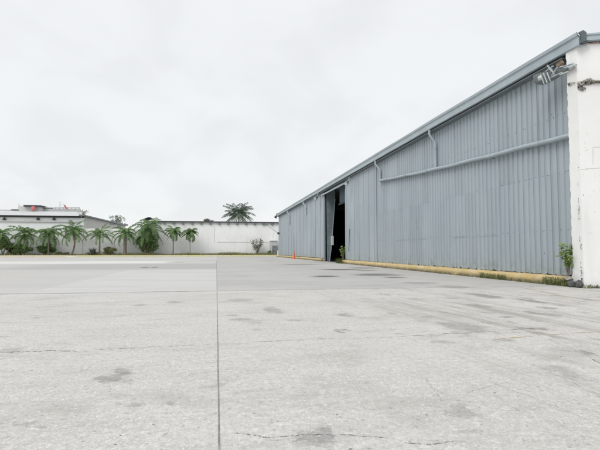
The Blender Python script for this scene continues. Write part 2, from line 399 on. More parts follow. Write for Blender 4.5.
gm = MB()
gm.add([(-1500, -400, 0), (1500, -400, 0), (1500, 2200, 0), (-1500, 2200, 0)], [(0, 1, 2, 3)], 0)
def jag(a, b, n, amp):
    a = Vector((a[0], a[1], 0)); b = Vector((b[0], b[1], 0)); d = (b - a); nr = Vector((-d.y, d.x, 0)).normalized()
    o = []; k = 0
    for i in range(n + 1):
        k = k * .75 + random.uniform(-amp, amp)
        e = min(1, i / 3, (n - i) / 3) if n > 6 else (0 if i in (0, n) else 1)
        o.append(a + d * (i / n) + nr * k * e)
    return o
ZC = .004
gm.strip(jag((.03, -6), (.03, 60), 700, .0008), lambda t: random.uniform(.005, .010) + .02 * t, ZC, 1)
gm.strip(jag((-40, 14.70), (.0, 14.70), 180, .012), lambda t: random.uniform(.02, .09), ZC, 1)
gm.strip(jag((.06, 14.70), (11.6, 14.70), 80, .012), lambda t: random.choice((.01, .02, .04)), ZC, 1)
def crack(pix, wd=.008, amp=.016, n=18):
    pts = []
    for (a, b) in zip(pix[:-1], pix[1:]):
        seg = jag(atG(*a), atG(*b), n, amp); pts += seg if not pts else seg[1:]
    gm.strip(pts, lambda t: wd * .5 * random.choice((.1, .3, .7, 1.2)) * (1 if .06 < t < .94 else .4), ZC, 2)
crack([(232, 433), (255, 435.5), (272, 438)], .018, .006)
crack([(272, 438), (300, 435), (350, 435), (392, 439)], .016, .006)
crack([(404, 443), (430, 445), (458, 441)], .016, .008)
crack([(424, 377), (437, 394), (446, 408)], .007, .006)
crack([(466, 394), (490, 386), (512, 381)], .007, .008)
crack([(430, 300), (490, 318), (535, 334), (592, 358)], .010, .02, 20)
crack([(590, 358), (640, 378)], .018, .02, 20)
crack([(0, 353), (45, 351), (90, 351)], .036, .014, 20)
crack([(92, 350), (150, 347), (216, 344.6)], .028, .014, 20)
crack([(220, 344), (300, 340), (395, 337), (480, 332), (560, 327)], .03, .016, 24)
crack([(480, 378), (540, 400), (600, 425)], .007, .012, 20)
crack([(500, 350), (550, 372), (600, 396)], .006, .014, 20)
crack([(0, 318), (60, 312), (120, 309)], .014, .02, 16)
for k in range(7):
    a = atG(167.5 + k * 2.6, 262.3); gm.strip([(a.x - .12, a.y), (a.x + .14, a.y)], .7, ZC, 2)
a = atG(200, 260.6); b = atG(214, 260.6); gm.strip([(a.x, a.y), (b.x, b.y)], 1.0, ZC, 3)
for k in range(40):                                   # scattered debris pits and chips
    px, py = random.uniform(0, 600), 300 + 150 * random.random() ** 1.2
    g = atG(px, py); r = random.uniform(.004, .011)
    gm.strip([(g.x - r, g.y), (g.x, g.y + r * .5), (g.x + r * 1.6, g.y + random.uniform(-r, r))], lambda t: r * (1.1 if t == .5 else .5), ZC, 2)
tag(gm.build('ground', [M['ground'], M['joint'], M['crack'], M['patchline']]), kind='structure')
pm = MB()
def painted(pix, wd):
    pts = []
    for (a, b) in zip(pix[:-1], pix[1:]): pts += jag(atG(*a), atG(*b), 8, .006)
    pm.strip(pts, wd, .008, 0)
painted([(522, 287.5), (545, 292.3), (566, 296.8), (577, 297.5), (640, 297.6)], .13)
painted([(498, 339), (543, 335.2), (600, 331.6), (650, 328)], .05)
tag(pm.build('painted_line', M['paint']), kind='structure')

# ------------------------------------------------------------------ warehouse
WX = 12.45                       # cladding plane
KX = 12.0                        # front of the yellow plinth
Y0, Y1 = 14.24, 94.0
DN, DF = 43.9, 53.3              # door opening
ZT = 8.16                        # top of cladding, under the gutter
wh = thing('warehouse', (WX, 54, 0), 'long blue-grey corrugated metal warehouse with open sliding door and white plastered end wall', 'warehouse')

def corrugated(mb, ya, yb, pitch, depth, zb, zt, ragged=.10, x=WX, lvl=3):
    prof = []                    # (y, x)
    n = max(1, round((yb - ya) / pitch)); p = (yb - ya) / n
    for i in range(n):
        y = ya + i * p + (random.uniform(-.02, .02) if i and depth > .03 else 0)
        prof += [(y, 0), (y + p * .10, 0), (y + p * .70, .004 if depth > .03 else 0), (y + p * .73, -depth * .25), (y + p * .77, -depth * .25), (y + p * .78, depth), (y + p * .935, depth)]
    prof.append((yb, 0))
    zs = [zb + (zt - zb) * i / lvl for i in range(lvl + 1)]
    vs = []
    for i, (y, dx) in enumerate(prof):
        rg = random.choice((0, 0, .01, .03, random.uniform(0, ragged * .6))) + (random.choice((.03, .06, .09)) if dx > .01 else 0)
        for k, z in enumerate(zs):
            wob = .006 * math.sin(y * 1.7 + k) if 0 < k < lvl else 0
            vs.append((x + dx + wob, y, z + (rg if k == 0 else 0)))
    L = lvl + 1
    fs = [(i * L + k, i * L + k + 1, (i + 1) * L + k + 1, (i + 1) * L + k) for i in range(len(prof) - 1) for k in range(lvl)]
    mb.add(vs, fs, 0)
    return n, p
cl = MB()
n, p = corrugated(cl, Y0, 34.9, .33, .115, .335, ZT, .16)
for i in range(n):               # screws on the pans, in purlin rows, and sheet laps
    y = Y0 + i * p
    for z in (2.0, 4.12, 6.25):
        for dy in (.25, .55):
            if random.random() < .5:
                r = random.uniform(.006, .013); yy = y + p * dy + random.uniform(-.02, .02); zz = z + random.uniform(-.015, .015) - .004 * i * 0
                cl.box(WX - .012, WX - .001, yy - r, yy + r, zz - r, zz + r, 1)
    if random.random() < .12:
        yy = y + p * random.uniform(.1, .6); zz = random.uniform(.7, 7.5); r = random.uniform(.012, .03)
        cl.box(WX - .004, WX - .001, yy - r, yy + r, zz - r * 1.6, zz + r, 1)
for (a, b, z) in ((26.0, 31.2, 1.95), (19, 23, 1.93)):
    cl.box(WX - .005, WX + .02, a, b, z - .012, z - .004, 2)
tag(cl.build('wall', [M['clad'], M['screw'], M['lap']], wh), 'deeply ribbed near stretch of corrugated wall')
c2 = MB()
corrugated(c2, 34.93, DN, .33, .014, .335, ZT, .10, WX - .05)
for k in range(7):               # flat cover strips over the flatter sheets
    y = 35.4 + k * 1.35; c2.box(WX - .075, WX - .051, y, y + .05, .4, ZT - .15, 0)
c2.add([(WX - .05, 34.93, .335), (WX - .05, 34.93, ZT), (WX + .0, 34.93, ZT), (WX + .0, 34.93, .335)], [(0, 1, 2, 3)], 0)
c2.box(WX - .06, WX + .12, DN - .12, DN + .06, .05, ZT - .9, 0)
tag(c2.build('wall', [M['clad']], wh), 'smoother stretch of wall beside the door opening')
c3 = MB()
corrugated(c3, DF, Y1, .66, .016, .335, ZT, .12, WX)
for k in range(14):
    y = DF + 2 + k * 2.8; c3.box(WX - .03, WX - .017, y, y + .06, .4, ZT - .1, 0)
c3.box(WX - .05, WX + .14, DF - .05, DF + .16, .05, ZT - .35, 0)
tag(c3.build('wall', [M['clad']], wh), 'smoother far stretch of wall beyond the door')
# hull: far gable, back, floor
FD = Vector((math.sin(R(105)), math.cos(R(105)), 0))      # run of the white end wall
A0 = Vector((12.14, 13.74, 0))
fr_end = A0 + FD * 40
BX = fr_end.x
hull = MB()
hull.box(WX + .16, BX, Y1 - .2, Y1, 0, 8.5, 0)
hull.box(BX - .2, BX, fr_end.y, Y1 - .2, 0, 9.6, 0)
hull.build('rear_wall', [M['clad']], wh)
inn = MB()  # near-black inner walls and floor, added to keep the door opening dark
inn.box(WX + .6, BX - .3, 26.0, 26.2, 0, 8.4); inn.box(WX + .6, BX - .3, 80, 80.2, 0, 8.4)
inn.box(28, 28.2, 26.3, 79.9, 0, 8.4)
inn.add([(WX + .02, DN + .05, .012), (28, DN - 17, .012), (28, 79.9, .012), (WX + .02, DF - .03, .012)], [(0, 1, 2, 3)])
inn.build('darkening_wall', M['dark'], wh)
# roof
rf = MB()
x0, zr0 = 12.02, 8.56
def roofpt(x, y, dz): return (x, y, zr0 + dz + (x - x0) * .035)
pl = [(x0 + .02, 13.62), (fr_end.x + .3, fr_end.y - .35), (BX + .3, Y1 + .3), (x0 + .02, Y1 + .3)]
vs = [roofpt(x, y, -.06) for x, y in pl] + [roofpt(x, y, .02) for x, y in pl]
rf.add(vs, [(3, 2, 1, 0), (4, 5, 6, 7), (0, 1, 5, 4), (1, 2, 6, 5), (2, 3, 7, 6), (3, 0, 4, 7)])
rf.build('roof', M['roofgrey'], wh)
# gutter: folded profile along the eave
gt = MB()
GX = 12.0
prof = [(WX + .02, 8.30), (GX + .10, 8.23), (GX + .04, 8.25), (GX + .02, 8.52), (GX - .03, 8.55), (GX - .05, 8.66), (GX - .02, 8.66), (GX - .0, 8.58), (GX + .06, 8.55), (GX + .10, 8.32), (WX + .02, 8.38)]
ys = [13.50] + [16 + i * 4.0 for i in range(19)] + [Y1 + .3]
vs = []
for y in ys:
    dz = random.uniform(-.015, .015); dx = random.uniform(-.012, .012)
    for (x, z) in prof: vs.append((x + (dx if x < 12.2 else 0), y, z + (dz if x < 12.2 else 0)))
k = len(prof)
gt.add(vs, [(i * k + j, i * k + j + 1, (i + 1) * k + j + 1, (i + 1) * k + j) for i in range(len(ys) - 1) for j in range(k - 1)], 0)
gutter = gt.build('gutter', M['gutter'], wh)
ge = MB(); pe = [(GX + .30, 8.30), (GX + .10, 8.24), (GX + .08, 8.50), (GX + .0, 8.56), (GX + .06, 8.60), (GX + .18, 8.66), (GX + .30, 8.60)]
k = len(pe); pe = [(x, z + .06) for x, z in pe]; vs = [(x, 13.45, z) for x, z in pe] + [(x, 13.495, z) for x, z in pe]
ge.add(vs, [tuple(range(k)), tuple(reversed(range(k, 2 * k)))] + [(i, i + k, (i + 1) % k + k, (i + 1) % k) for i in range(k)])
ge.build('end_cap', M['gutter_in'], gutter)
sf = MB(); sf.box(GX + .12, WX + .04, 14.4, Y1, 8.12, 8.155); sf.build('soffit', M['soffit'], wh)
# yellow plinth with rough top edge
pb = MB()
def plinth(mb, ya, yb, step, kx=KX, zt=.335):
    ys = []; y = ya
    while y < yb: ys.append(y); y += step
    ys.append(yb); vs = []
    for y in ys:
        r = lambda s_: random.uniform(-s_, s_)
        vs += [(kx - .02 + r(.02), y, -.02), (kx + r(.015), y, .12 + r(.02)), (kx + .015 + r(.02), y, zt - .05 + r(.02)), (kx + .07 + r(.02), y, zt - .012 + r(.01)), (WX + .3, y, zt)]
    n = len(ys)
    mb.add(vs, [(i * 5 + j, (i + 1) * 5 + j, (i + 1) * 5 + j + 1, i * 5 + j + 1)[::-1] for i in range(n - 1) for j in range(4)], 0, True)
    for i in (0, n - 1): mb.add(vs[i * 5:i * 5 + 5] + [(WX + .3, ys[i], -.02)], [(0, 1, 2, 3, 4, 5)])
plinth(pb, 14.29, DN - .15, .18)
tag(pb.build('plinth', M['plinth'], wh), 'dirty yellow painted plinth along the near wall')
pb = MB(); plinth(pb, DF + .2, Y1, .4, 12.1, .30)
tag(pb.build('plinth', M['plinth'], wh), 'thin yellow plinth along the far wall')
# door opening
dl = MB()
xi = WX + .10
Yd = DF - .25
def dp(px, py, dy=0): v = atY(px, py, Yd + dy); return v
q = [dp(326.6, 193), dp(335.2, 187.5), dp(335.0, 199), dp(332.5, 232), dp(331.5, 246), dp(329.6, 261.2), dp(327.2, 261.2)]
vs = list(q) + [v + Vector((0, .10, 0)) for v in q]; k = len(q)
dl.add(vs, [tuple(range(k)), tuple(reversed(range(k, 2 * k)))] + [(i, i + k, (i + 1) % k + k, (i + 1) % k) for i in range(k)])
leaf = tag(dl.build('door_leaf', M['door'], wh), 'bent grey sliding door leaf hanging askew')
e = MB()
for a, b in ((2, 3), (3, 4), (4, 5)): e.bar(q[a] + Vector((0, -.03, 0)), q[b] + Vector((0, -.03, 0)), .05, .05)
e.build('edge_rail', M['door_edge'], leaf)
lp = MB(); a = dp(331.2, 245, -.12); b = dp(333.4, 236, -.12); lp.box(a.x, b.x, a.y - .12, a.y + .11, a.z, b.z); lp.build('latch_box', M['white_metal'], leaf)
tp = MB()                        # fixed panel over the opening and lintel
ztp = atX(346, 199.5, WX).z
tp.box(WX + .45, WX + .53, DN - .3, 47.9, ztp + .05, ZT); tp.build('header_panel', simple('shaded_blue_panel', (.045, .07, .09), .95), wh)  # panel colour darkened to carry the shade inside the opening
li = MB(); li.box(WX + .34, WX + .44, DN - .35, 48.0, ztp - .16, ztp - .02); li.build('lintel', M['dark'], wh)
tr = MB(); tr.bar((WX - .12, DN - 1.2, 7.84), (WX - .12, DF + .8, 7.84), .10, .16); tr.build('door_track', M['gutter'], wh)
# pipes
def downpipe(Y, ztop, zbot, off=.35, r=.07, kink=True, label=None):
    m = MB(); xx = WX - .14
    if kink: pts = [(xx - .30, Y + off, ztop), (xx - .30, Y + off, ztop - .22), (xx - .26, Y + off * .8, ztop - .34), (xx - .05, Y + off * .2, ztop - .66), (xx, Y, ztop - .80), (xx, Y, zbot)]
    else: pts = [(xx, Y, ztop), (xx, Y, zbot)]
    m.tube(pts, r, 12)
    m.tube([(xx, Y, ztop - 1.1), (xx, Y, ztop - 1.02)], r * 1.25, 12)
    o = m.build('downpipe', M['pipe'], wh)
    return o
a1 = atX(437.5, 170, WX - .14); a2 = atX(379.5, 183, WX - .2)
downpipe(24.6, 8.17, 6.0, .12)
downpipe(a2.y, 8.17, 6.58, .25)
dp1 = MB(); pts = []
for i in range(25):
    t = i / 24; y = a2.y + (14.30 - a2.y) * t
    z = 6.60 + (5.33 - 6.60) * t - .10 * math.sin(t * math.pi) + .015 * math.sin(t * 31)
    pts.append((WX - .15, y, z))
dp1.tube(pts, .095, 14)
for i in range(2, 24, 4):
    x, y, z = pts[i]; dp1.tube([(x, y - .04, z), (x, y + .04, z)], .115, 14)
for i in range(0, 25, 3):
    x, y, z = pts[i]; dp1.box(x, WX, y - .02, y + .02, z - .13, z - .09)
tag(dp1.build('drain_pipe', M['pipe'], wh), 'long sloping drain pipe along the upper wall')
for (px, pt, pb_, off) in ((289.5, 211.5, 225, .6), (306, 202, 215, .5)):
    a = atX(px, pb_, WX - .14); downpipe(a.y, 8.15, a.z, off, .10)
# white plastered end wall and pillar
ZE = 8.20
ew = MB()
th = .45
Nn = Vector((-FD.y, FD.x, 0))            # pointing into the building (+Y side)
def ep(s, d, z): v = A0 + FD * s + Nn * d; return (v.x, v.y, z)
ew.add([ep(0.0, 0, 0), ep(40, 0, 0), ep(40, th, 0), ep(0.0, th, 0), ep(0.0, 0, ZE + .12), ep(40, 0, ZE + 1.6), ep(40, th, ZE + 1.6), ep(0.0, th, ZE + .12)],
       [(3, 2, 1, 0), (4, 5, 6, 7), (0, 1, 5, 4), (1, 2, 6, 5), (2, 3, 7, 6)], 0)
# ragged pillar side: its far edge wanders over the cladding
zs = [i * .12 for i in range(72)] ; vs = []
for z in zs:
    r = random.uniform(-.02, .02) + (.07 if z < .4 else 0)
    vs += [ep(0, 0, z), (12.10, 14.17 + r, z), (WX + .05, 14.27 + r, z)]
ew.add(vs, [(i * 3 + j, i * 3 + j + 1, (i + 1) * 3 + j + 1, (i + 1) * 3 + j) for i in range(len(zs) - 1) for j in range(2)], 1)
end = tag(ew.build('end_wall', [M['white'], M['pillar']], wh), 'white plastered end wall with crumbling corner pillar')
# spalled band, cracks, holes
sp = MB()
def fp(px, py, d=-.01):                  # pixel onto the end wall plane (proud by -d)
    r = ray(px, py); P0 = A0 + Nn * d; t = (P0 - C0).dot(Nn) / r.dot(Nn); return C0 + r * t
def rough(mb, top, bot, n, mi=0, jit=.02, d0=-.015, rows=5):
    vs = []
    for i in range(n + 1):
        t = i / n
        def lerp(L):
            for (x0, y0), (x1, y1) in zip(L[:-1], L[1:]):
                if x0 <= x <= x1: return y0 + (y1 - y0) * (x - x0) / (x1 - x0)
            return L[-1][1]
        x = top[0][0] + (top[-1][0] - top[0][0]) * t
        ya, yb = lerp(top) + random.uniform(-.5, .5), lerp(bot) + random.uniform(-.6, .6)
        for k in range(rows + 1):
            edge = k in (0, rows)
            vs.append(fp(x, ya + (yb - ya) * k / rows, d0 if edge else d0 - random.uniform(0, .06)))
    R1 = rows + 1
    mb.add(vs, [(i * R1 + k, (i + 1) * R1 + k, (i + 1) * R1 + k + 1, i * R1 + k + 1) for i in range(n) for k in range(rows)], mi)
rough(sp, [(577.3, 82), (582, 81), (586, 79), (590, 78), (595, 80), (603, 80.5)], [(577.3, 85), (582, 86), (588, 85), (594, 83.5), (603, 82.5)], 60)
sp.build('spalled_band', [M['spall'], M['crackdark']], end); sp = MB()
rough(sp, [(577.4, 86.5), (582, 87), (586, 87.5)], [(577.4, 88.5), (582, 91), (586, 89)], 26)
rough(sp, [(577.4, 85.6), (580, 86), (583, 85.6)], [(577.4, 86.8), (580, 87.8), (583, 86.6)], 20, 1, .01, -.03, 2)
rough(sp, [(585, 81), (588, 80.6)], [(585, 83.2), (588, 82.6)], 12, 1, .01, -.07, 2)
rough(sp, [(590, 81.5), (603, 81.6)], [(590, 82.2), (603, 82.5)], 24, 1, .01, -.06, 2)
for (x, a, b, wd) in ((577.9, 182, 186, .6), (578.3, 197, 219, .5), (579, 205, 219, .8), (579.5, 236, 241, .8), (580.5, 243, 250, 1.0), (580.8, 262, 270, 1.3), (581, 270, 280, 1.6)):
    y = a
    while y < b:
        h = random.uniform(.6, 1.6); ww = wd * random.uniform(.3, 1); ox = random.uniform(-.4, .4)
        if random.random() < .75:
            vs = [fp(x + ox - .05, y, -.004), fp(x + ox + ww, y + .2, -.004), fp(x + ox + ww * .8, y + h, -.004), fp(x + ox, y + h, -.004)]
            sp.add(vs, [(0, 1, 2, 3)], 1)
        y += h
for (px, py, s) in ((577.7, 133, .5), (579.5, 154, .5), (578.5, 167.5, .7), (585, 147.5, .5), (587, 168.7, .6), (590.5, 196, .4), (594, 191, .4), (583.5, 195, .7), (594.5, 212, .4), (586, 170, .3)):
    vs = [fp(px + s * math.cos(i) * random.uniform(.6, 1), py + s * math.sin(i) * random.uniform(.6, 1), -.004) for i in (0, 1, 2, 3.1, 4.2, 5.2)]
    sp.add(vs, [tuple(range(6))], 0)
for (x0_, y0_, x1_, y1_) in ((593, 147.3, 600, 147), (593, 147.3, 593, 165), (581, 169.5, 592, 168.5), (592, 168.5, 600, 168)):
    d = Vector((x1_ - x0_, y1_ - y0_)); nn = Vector((-d.y, d.x)).normalized() * .18
    vs = [fp(x0_ - nn.x, y0_ - nn.y, -.003), fp(x1_ - nn.x, y1_ - nn.y, -.003), fp(x1_ + nn.x, y1_ + nn.y, -.003), fp(x0_ + nn.x, y0_ + nn.y, -.003)]
    sp.add(vs, [(0, 1, 2, 3)], 2)
# damage on the narrow pillar side (plane X = 12.1)
def sidep(px, py): v = atX(px, py, 12.085); return v
for (px, py, sx, sy, mi) in ((570.4, 66, 1.0, 1.0, 1), (569.5, 84, 2.2, 2.0, 0), (569.2, 84.5, 1.4, 1.4, 1), (573.5, 83, 2.4, .9, 0)):
    ring = [sidep(px + sx * math.cos(i * .7) * random.uniform(.75, 1.1), py + sy * math.sin(i * .7) * random.uniform(.75, 1.1)) for i in range(9)]
    off = Vector((-.002 * mi - .0015 * len(sp.f) % .006, 0, 0))
    sp.add([v + off for v in ring], [tuple(range(9))], mi)
sp.build('spalled_plaster', [M['spall'], M['crackdark'], simple('plaster_crack', (.52, .51, .48), .9)], end)
fs_ = MB()
def fbar(s0, s1, d0, d1, za0, za1, slope, mi=0):
    vs = [ep(s, d, z + slope * s) for s in (s0, s1) for (d, z) in ((d0, za0), (d1, za0), (d1, za1), (d0, za1))]
    fs_.add(vs, [(0, 1, 2, 3), (7, 6, 5, 4), (0, 4, 5, 1), (1, 5, 6, 2), (2, 6, 7, 3), (3, 7, 4, 0)], mi)
fbar(.16, 40.2, -.16, .3, 8.40, 8.59, .037)
fbar(.16, 40.2, -.19, -.14, 8.57, 8.63, .037)
tag(fs_.build('fascia', M['gutter'], end), 'grey sheet fascia over the white end wall')
fs_ = MB(); fbar(.02, .75, -.02, .03, 8.335, 8.36, .037); fs_.build('trim', simple('faded_pink_paint', (.60, .36, .35), .8, .3, 6), end)
# conduit leaning on the smooth wall
a = atX(349.5, 229, WX - .1); b = atX(348.6, 251, WX - .1)
m = MB(); m.tube([b, a], .028, 8); m.build('conduit', M['galv_dark'], wh)

# ------------------------------------------------------------------ old floodlight at the near top corner
fl = thing('floodlight', (12.3, 15.4, 8.0), 'large weathered floodlight on a bracket arm under the eave at the white pillar', 'floodlight', 'floodlights along the warehouse eave')
X_ = 12.05
def q3(px, py, x=X_): return atX(px, py, x)
m = MB(); m.tube([q3(576.0, 65.2, 12.03), q3(571, 67.6), q3(565, 69.5)], [.05, .08, .09], 12)
m.tube([q3(573, 63.6, 12.05), q3(566, 66), q3(560, 67.5)], .035, 8); m.build('arm', M['galv'], fl)
axis = [q3(569, 67.5, 12.0), q3(563, 68.8, 11.98), q3(556, 70.6, 11.95), q3(549, 72.6, 11.9), q3(543, 74.6, 11.85), q3(537.5, 76.2, 11.8)]
rads = [.07, .16, .25, .31, .33, .27]
def trough(mb, grow, mi):
    vs = []; n = 13
    for i, c in enumerate(axis):
        d = (axis[min(i + 1, 5)] - axis[max(i - 1, 0)]).normalized(); side = d.cross(Vector((0, 0, 1))).normalized(); upv = side.cross(d)
        for j in range(n):
            a_ = math.pi * (.0 + j / (n - 1)); r_ = rads[i] + grow
            vs.append(c + side * math.cos(a_) * r_ * .8 - upv * math.sin(a_) * r_ * 1.15)
    mb.add(vs, [(i * n + j, i * n + j + 1, (i + 1) * n + j + 1, (i + 1) * n + j) for i in range(5) for j in range(n - 1)], mi, True)
    return vs, n
m = MB(); v1_, n_ = trough(m, 0, 0); v2_, _ = trough(m, -.02, 1)
for k in (0, n_ - 1): m.add([v1_[i * n_ + k] for i in range(6)] + [v2_[i * n_ + k] for i in range(5, -1, -1)], [tuple(range(12))], 0)
m.add(v1_[5 * n_:], [tuple(range(n_))], 1)
hs = m.build('housing', [M['galv_dark'], M['gutter_in']], fl)
for k, (p1, p2, w1) in enumerate((((541.0, 74.5), (544.5, 84.3), .09), ((543.8, 73.6), (547.6, 83.2), .10), ((547.2, 72.6), (550.6, 81.4), .09))):
    m = MB(); m.bar(q3(*p1, 11.50), q3(*p2, 11.56), w1, .03); m.build('louvre', M['galv'], hs)
for (p1, p2, w1, w2) in (((547.5, 65.2), (551.5, 71.5), .07, .03), ((550.6, 68.2), (554.5, 74.5), .07, .03), ((557.5, 67), (551.5, 76), .05, .03), ((536, 75.2), (541, 73), .05, .03), ((551, 77.5), (562, 72.5), .06, .03), ((560, 74.8), (568, 71.6), .05, .04), ((553, 66), (545, 72), .04, .03)):
    m = MB(); m.bar(q3(*p1, 11.66), q3(*p2, 11.70), w1, w2); m.build('strut', M['galv'], fl)
m = MB(); m.lathe(q3(541, 78, 11.7), [(0, -.1), (.10, -.08), (.12, .04), (.05, .12), (0, .13)], 12); m.build('bulb', M['glass'], hs)
m = MB(); g = [(553, 62), (558, 60), (563, 59.5), (565, 62), (562, 66), (556, 66.5)]
vs = [q3(*p_, 12.2) + Vector((random.uniform(-.06, .06), 0, 0)) for p_ in g]; vs += [v + Vector((.03, .02, 0)) for v in vs]
m.add(vs, [tuple(range(6)), tuple(reversed(range(6, 12)))] + [(i, i + 6, (i + 1) % 6 + 6, (i + 1) % 6) for i in range(6)]); m.build('cover_plate', M['rust'], fl)
# smaller eave floodlights
def small_flood(px, py, label, s=1.0):
    v = atX(px, py, WX - .55)
    t = thing('floodlight', v, label, 'floodlight', 'floodlights along the warehouse eave')
    m = MB(); m.tube([(WX, v.y + .2, v.z + .45 * s), (v.x + .2, v.y + .1, v.z + .40 * s), v], .04, 8); m.build('arm', M['galv'], t)
    m = MB(); d = Vector((-.55, -.45, -.5)).normalized(); m.tube([v - d * .10, v + d * .1 * s, v + d * .34 * s], [.10, .15 * s, .22 * s], 12); h = m.build('housing', M['galv_dark'], t)
    m = MB(); m.tube([v + d * .335 * s, v + d * .36 * s], .18 * s, 12); m.build('lens', M['glass'], h)
small_flood(316.8, 197, 'small floodlight on the eave just left of the warehouse door opening', 1.2)
small_flood(347.5, 182, 'small floodlight on the eave just above the right edge of the door opening', 1.0)
v = Vector((12.35, 94.5, atX(277.5, 215.5, 12).z))
t = thing('floodlight', v, 'dark floodlight at the far end corner of the warehouse eave', 'floodlight', 'floodlights along the warehouse eave')
m = MB(); m.tube([(12.5, 94.0, v.z + .55), (12.1, 94.4, v.z + .55), (11.95, 94.5, v.z)], .06, 8); m.build('arm', M['black'], t)
m = MB(); m.tube([(12.05, 94.4, v.z + .1), (11.8, 94.3, v.z - .3)], [.16, .30], 12); m.build('housing', M['black'], t)
# lamp arm on the far corner
v = Vector((12.2, 92.5, atX(283, 232, 12.2).z))
t = thing('wall_lamp', v, 'grey lamp arm reaching out from the far warehouse corner towards the white wall', 'wall lamp')
e_ = atY(267, 225, 93)
m = MB(); m.tube([v, e_], .06, 8); m.build('arm', M['galv'], t)
m = MB(); m.tube([e_ + Vector((.3, 0, .05)), e_ + Vector((-.5, 0, .05))], [.10, .16], 10); m.build('lamp_head', M['galv_dark'], t)
m = MB(); m.lathe((12.2, 92.5, v.z), [(.0, -.22), (.2, -.2), (.22, .1), (.1, .22), (0, .24)], 12); m.build('mount', M['black'], t)

# ------------------------------------------------------------------ cone and bollard
cg = Vector((11.25, 67.8, 0))
t = thing('traffic_cone', cg, 'tall slim orange traffic cone standing in front of the far warehouse wall', 'traffic cone')
m = MB(); m.lathe(cg, [(.21, .05), (.20, .12), (.055, 1.42), (.045, 1.46), (0, 1.46)], 18); m.build('cone_body', M['orange'], t)
m = MB(); m.lathe(cg, [(.0, .002), (.30, .002), (.30, .045), (.22, .055), (.20, .055)], 8); m.build('base', M['orange'], t)
v = Vector((12.55, 94.6, 0)); v = Vector((atY(279.3, 250, 94.8).x - .25, 94.8, 0))
t = thing('bollard', v, 'short white bollard at the far bottom corner of the warehouse', 'bollard')
m = MB(); m.lathe(v, [(.17, 0), (.17, 1.15), (.15, 1.22), (0, 1.24)], 14); m.build('post', M['white_metal'], t)

# ------------------------------------------------------------------ far side: kerb, verge, buildings
YK, YW = 98.5, 103.0
xs = lambda px, Y=YW: atY(px, 250, Y).x
k = MB(); xa, xb = xs(76, YK), 60
def kerb_run(mb, x0, x1, y0, y1, zt, step=1.0):
    n = int((x1 - x0) / step); vs = []
    for i in range(n + 1):
        x = x0 + (x1 - x0) * i / n; j = random.uniform(-.015, .015)
        vs += [(x, y0, -.02), (x, y0 + .03, zt - .04 + j), (x, y0 + .08, zt + j), (x, y1, zt)]
    mb.add(vs, [(i * 4 + c, (i + 1) * 4 + c, (i + 1) * 4 + c + 1, i * 4 + c + 1) for i in range(n) for c in range(3)], 0)
kerb_run(k, xa, xb, YK, YK + .35, .30)
tag(k.build('kerb', M['kerb']), kind='structure')
k = MB(); kerb_run(k, -110, xa - .05, YK - 7.5, YK + .35, .30)
k.add([(xa - .05, YK - 7.5, -.02), (xa + .9, YK - 7.3, -.02), (xa + .9, YK + .35, -.02), (xa - .05, YK + .35, .30), (xa - .05, YK - 7.42, .30)], [(0, 1, 4), (1, 2, 3, 4)])
tag(k.build('pavement', M['kerb_pale']), kind='structure')
k = MB(); k.add([(-110, YK + .35, .27), (60, YK + .35, .27), (60, YW + 12, .27), (-110, YW + 12, .27)], [(0, 1, 2, 3)])
tag(k.build('verge', M['soil']), kind='structure')
gmb = MB()
for i in range(15000):
    x = random.uniform(-60, 16); y = random.uniform(YK + .3, YW - .2)
    dens = .5 + .5 * math.sin(x * .5) * math.sin(x * .23 + 1)
    px_, = (216 + (x / y) * F * 1.0,)
    if px_ < 130 and random.random() < .55: continue
    h = random.uniform(.2, .75) * (.55 + .6 * dens); a = random.uniform(0, 6.28); l = random.uniform(-.15, .15); wd = random.uniform(.03, .06)
    gmb.add([(x - wd * math.cos(a), y - wd * math.sin(a), .26), (x + wd * math.cos(a), y + wd * math.sin(a), .26), (x + l, y + l * .5, .26 + h)], [(0, 1, 2)])
tag(gmb.build('grass', M['grass']), kind='stuff')

# right-hand low white building
b = thing('white_building', (-3, YW, 0), 'low white plastered building with a thin dark roof edge beside the warehouse end', 'building')
xl, xr = xs(151), 45
zt = atY(200, 224.6, YW).z; ztop = atY(200, 221.2, YW - .4).z
m = MB(); m.box(xl, xr, YW, YW + 18, 0, zt)
m.build('wall', M['far_white'], b)
m = MB(); m.box(xl - .4, xr, YW - .4, YW + 19, ztop - .2, ztop); m.build('roof', M['roofdark'], b)
m = MB(); m.box(xl, xr, YW + .06, YW + 17.5, zt + .001, ztop - .205); m.build('clerestory', simple('pale_band', (.74, .75, .745), .8, .1, 2), b)
x = xl + .6
while x < xr:
    m = MB(); m.box(x, x + .34, YW - .34, YW + .055, zt + .003, ztop - .204); m.build('bracket', M['galv_dark'], b); x += 1.93
m = MB(); zz = atY(215, 247.3, YW).z; m.box(xs(217), xs(268), YW - .05, YW - .004, atY(240, 242.2, YW).z, atY(240, 241.6, YW).z)
m.box(xs(213.8), xs(214.5), YW - .04, YW - .004, atY(214, 242, YW).z, atY(214, 226, YW).z); m.build('pipe', simple('white_pipe', (.68, .69, .68), .7), b)

# lower boundary wall
wl = MB(); wl.box(xs(83), xs(150.5), YW + .1, YW + .45, 0, atY(110, 228.5, YW).z)
o = wl.build('boundary_wall', M['far_white'], None, (xs(116), YW + .3, 0)); tag(o, 'plain white boundary wall between the two pale buildings behind the palms', 'wall')

# left building with canopy
lb = thing('factory_building', (-40, YW, 0), 'white factory building with a dark flat canopy edge and cluttered rooftop at far left', 'building')
xL, xR = xs(-60), xs(82.5)
zc0 = atY(40, 217.2, YW - .5).z; zc1 = atY(40, 215.7, YW - .5).z
m = MB(); m.box(xL, xR, YW, YW + .4, 0, zc0 - .02)
m.build('wall', simple('bluish_white_paint', (.86, .88, .885), .8, .04, .5), lb)
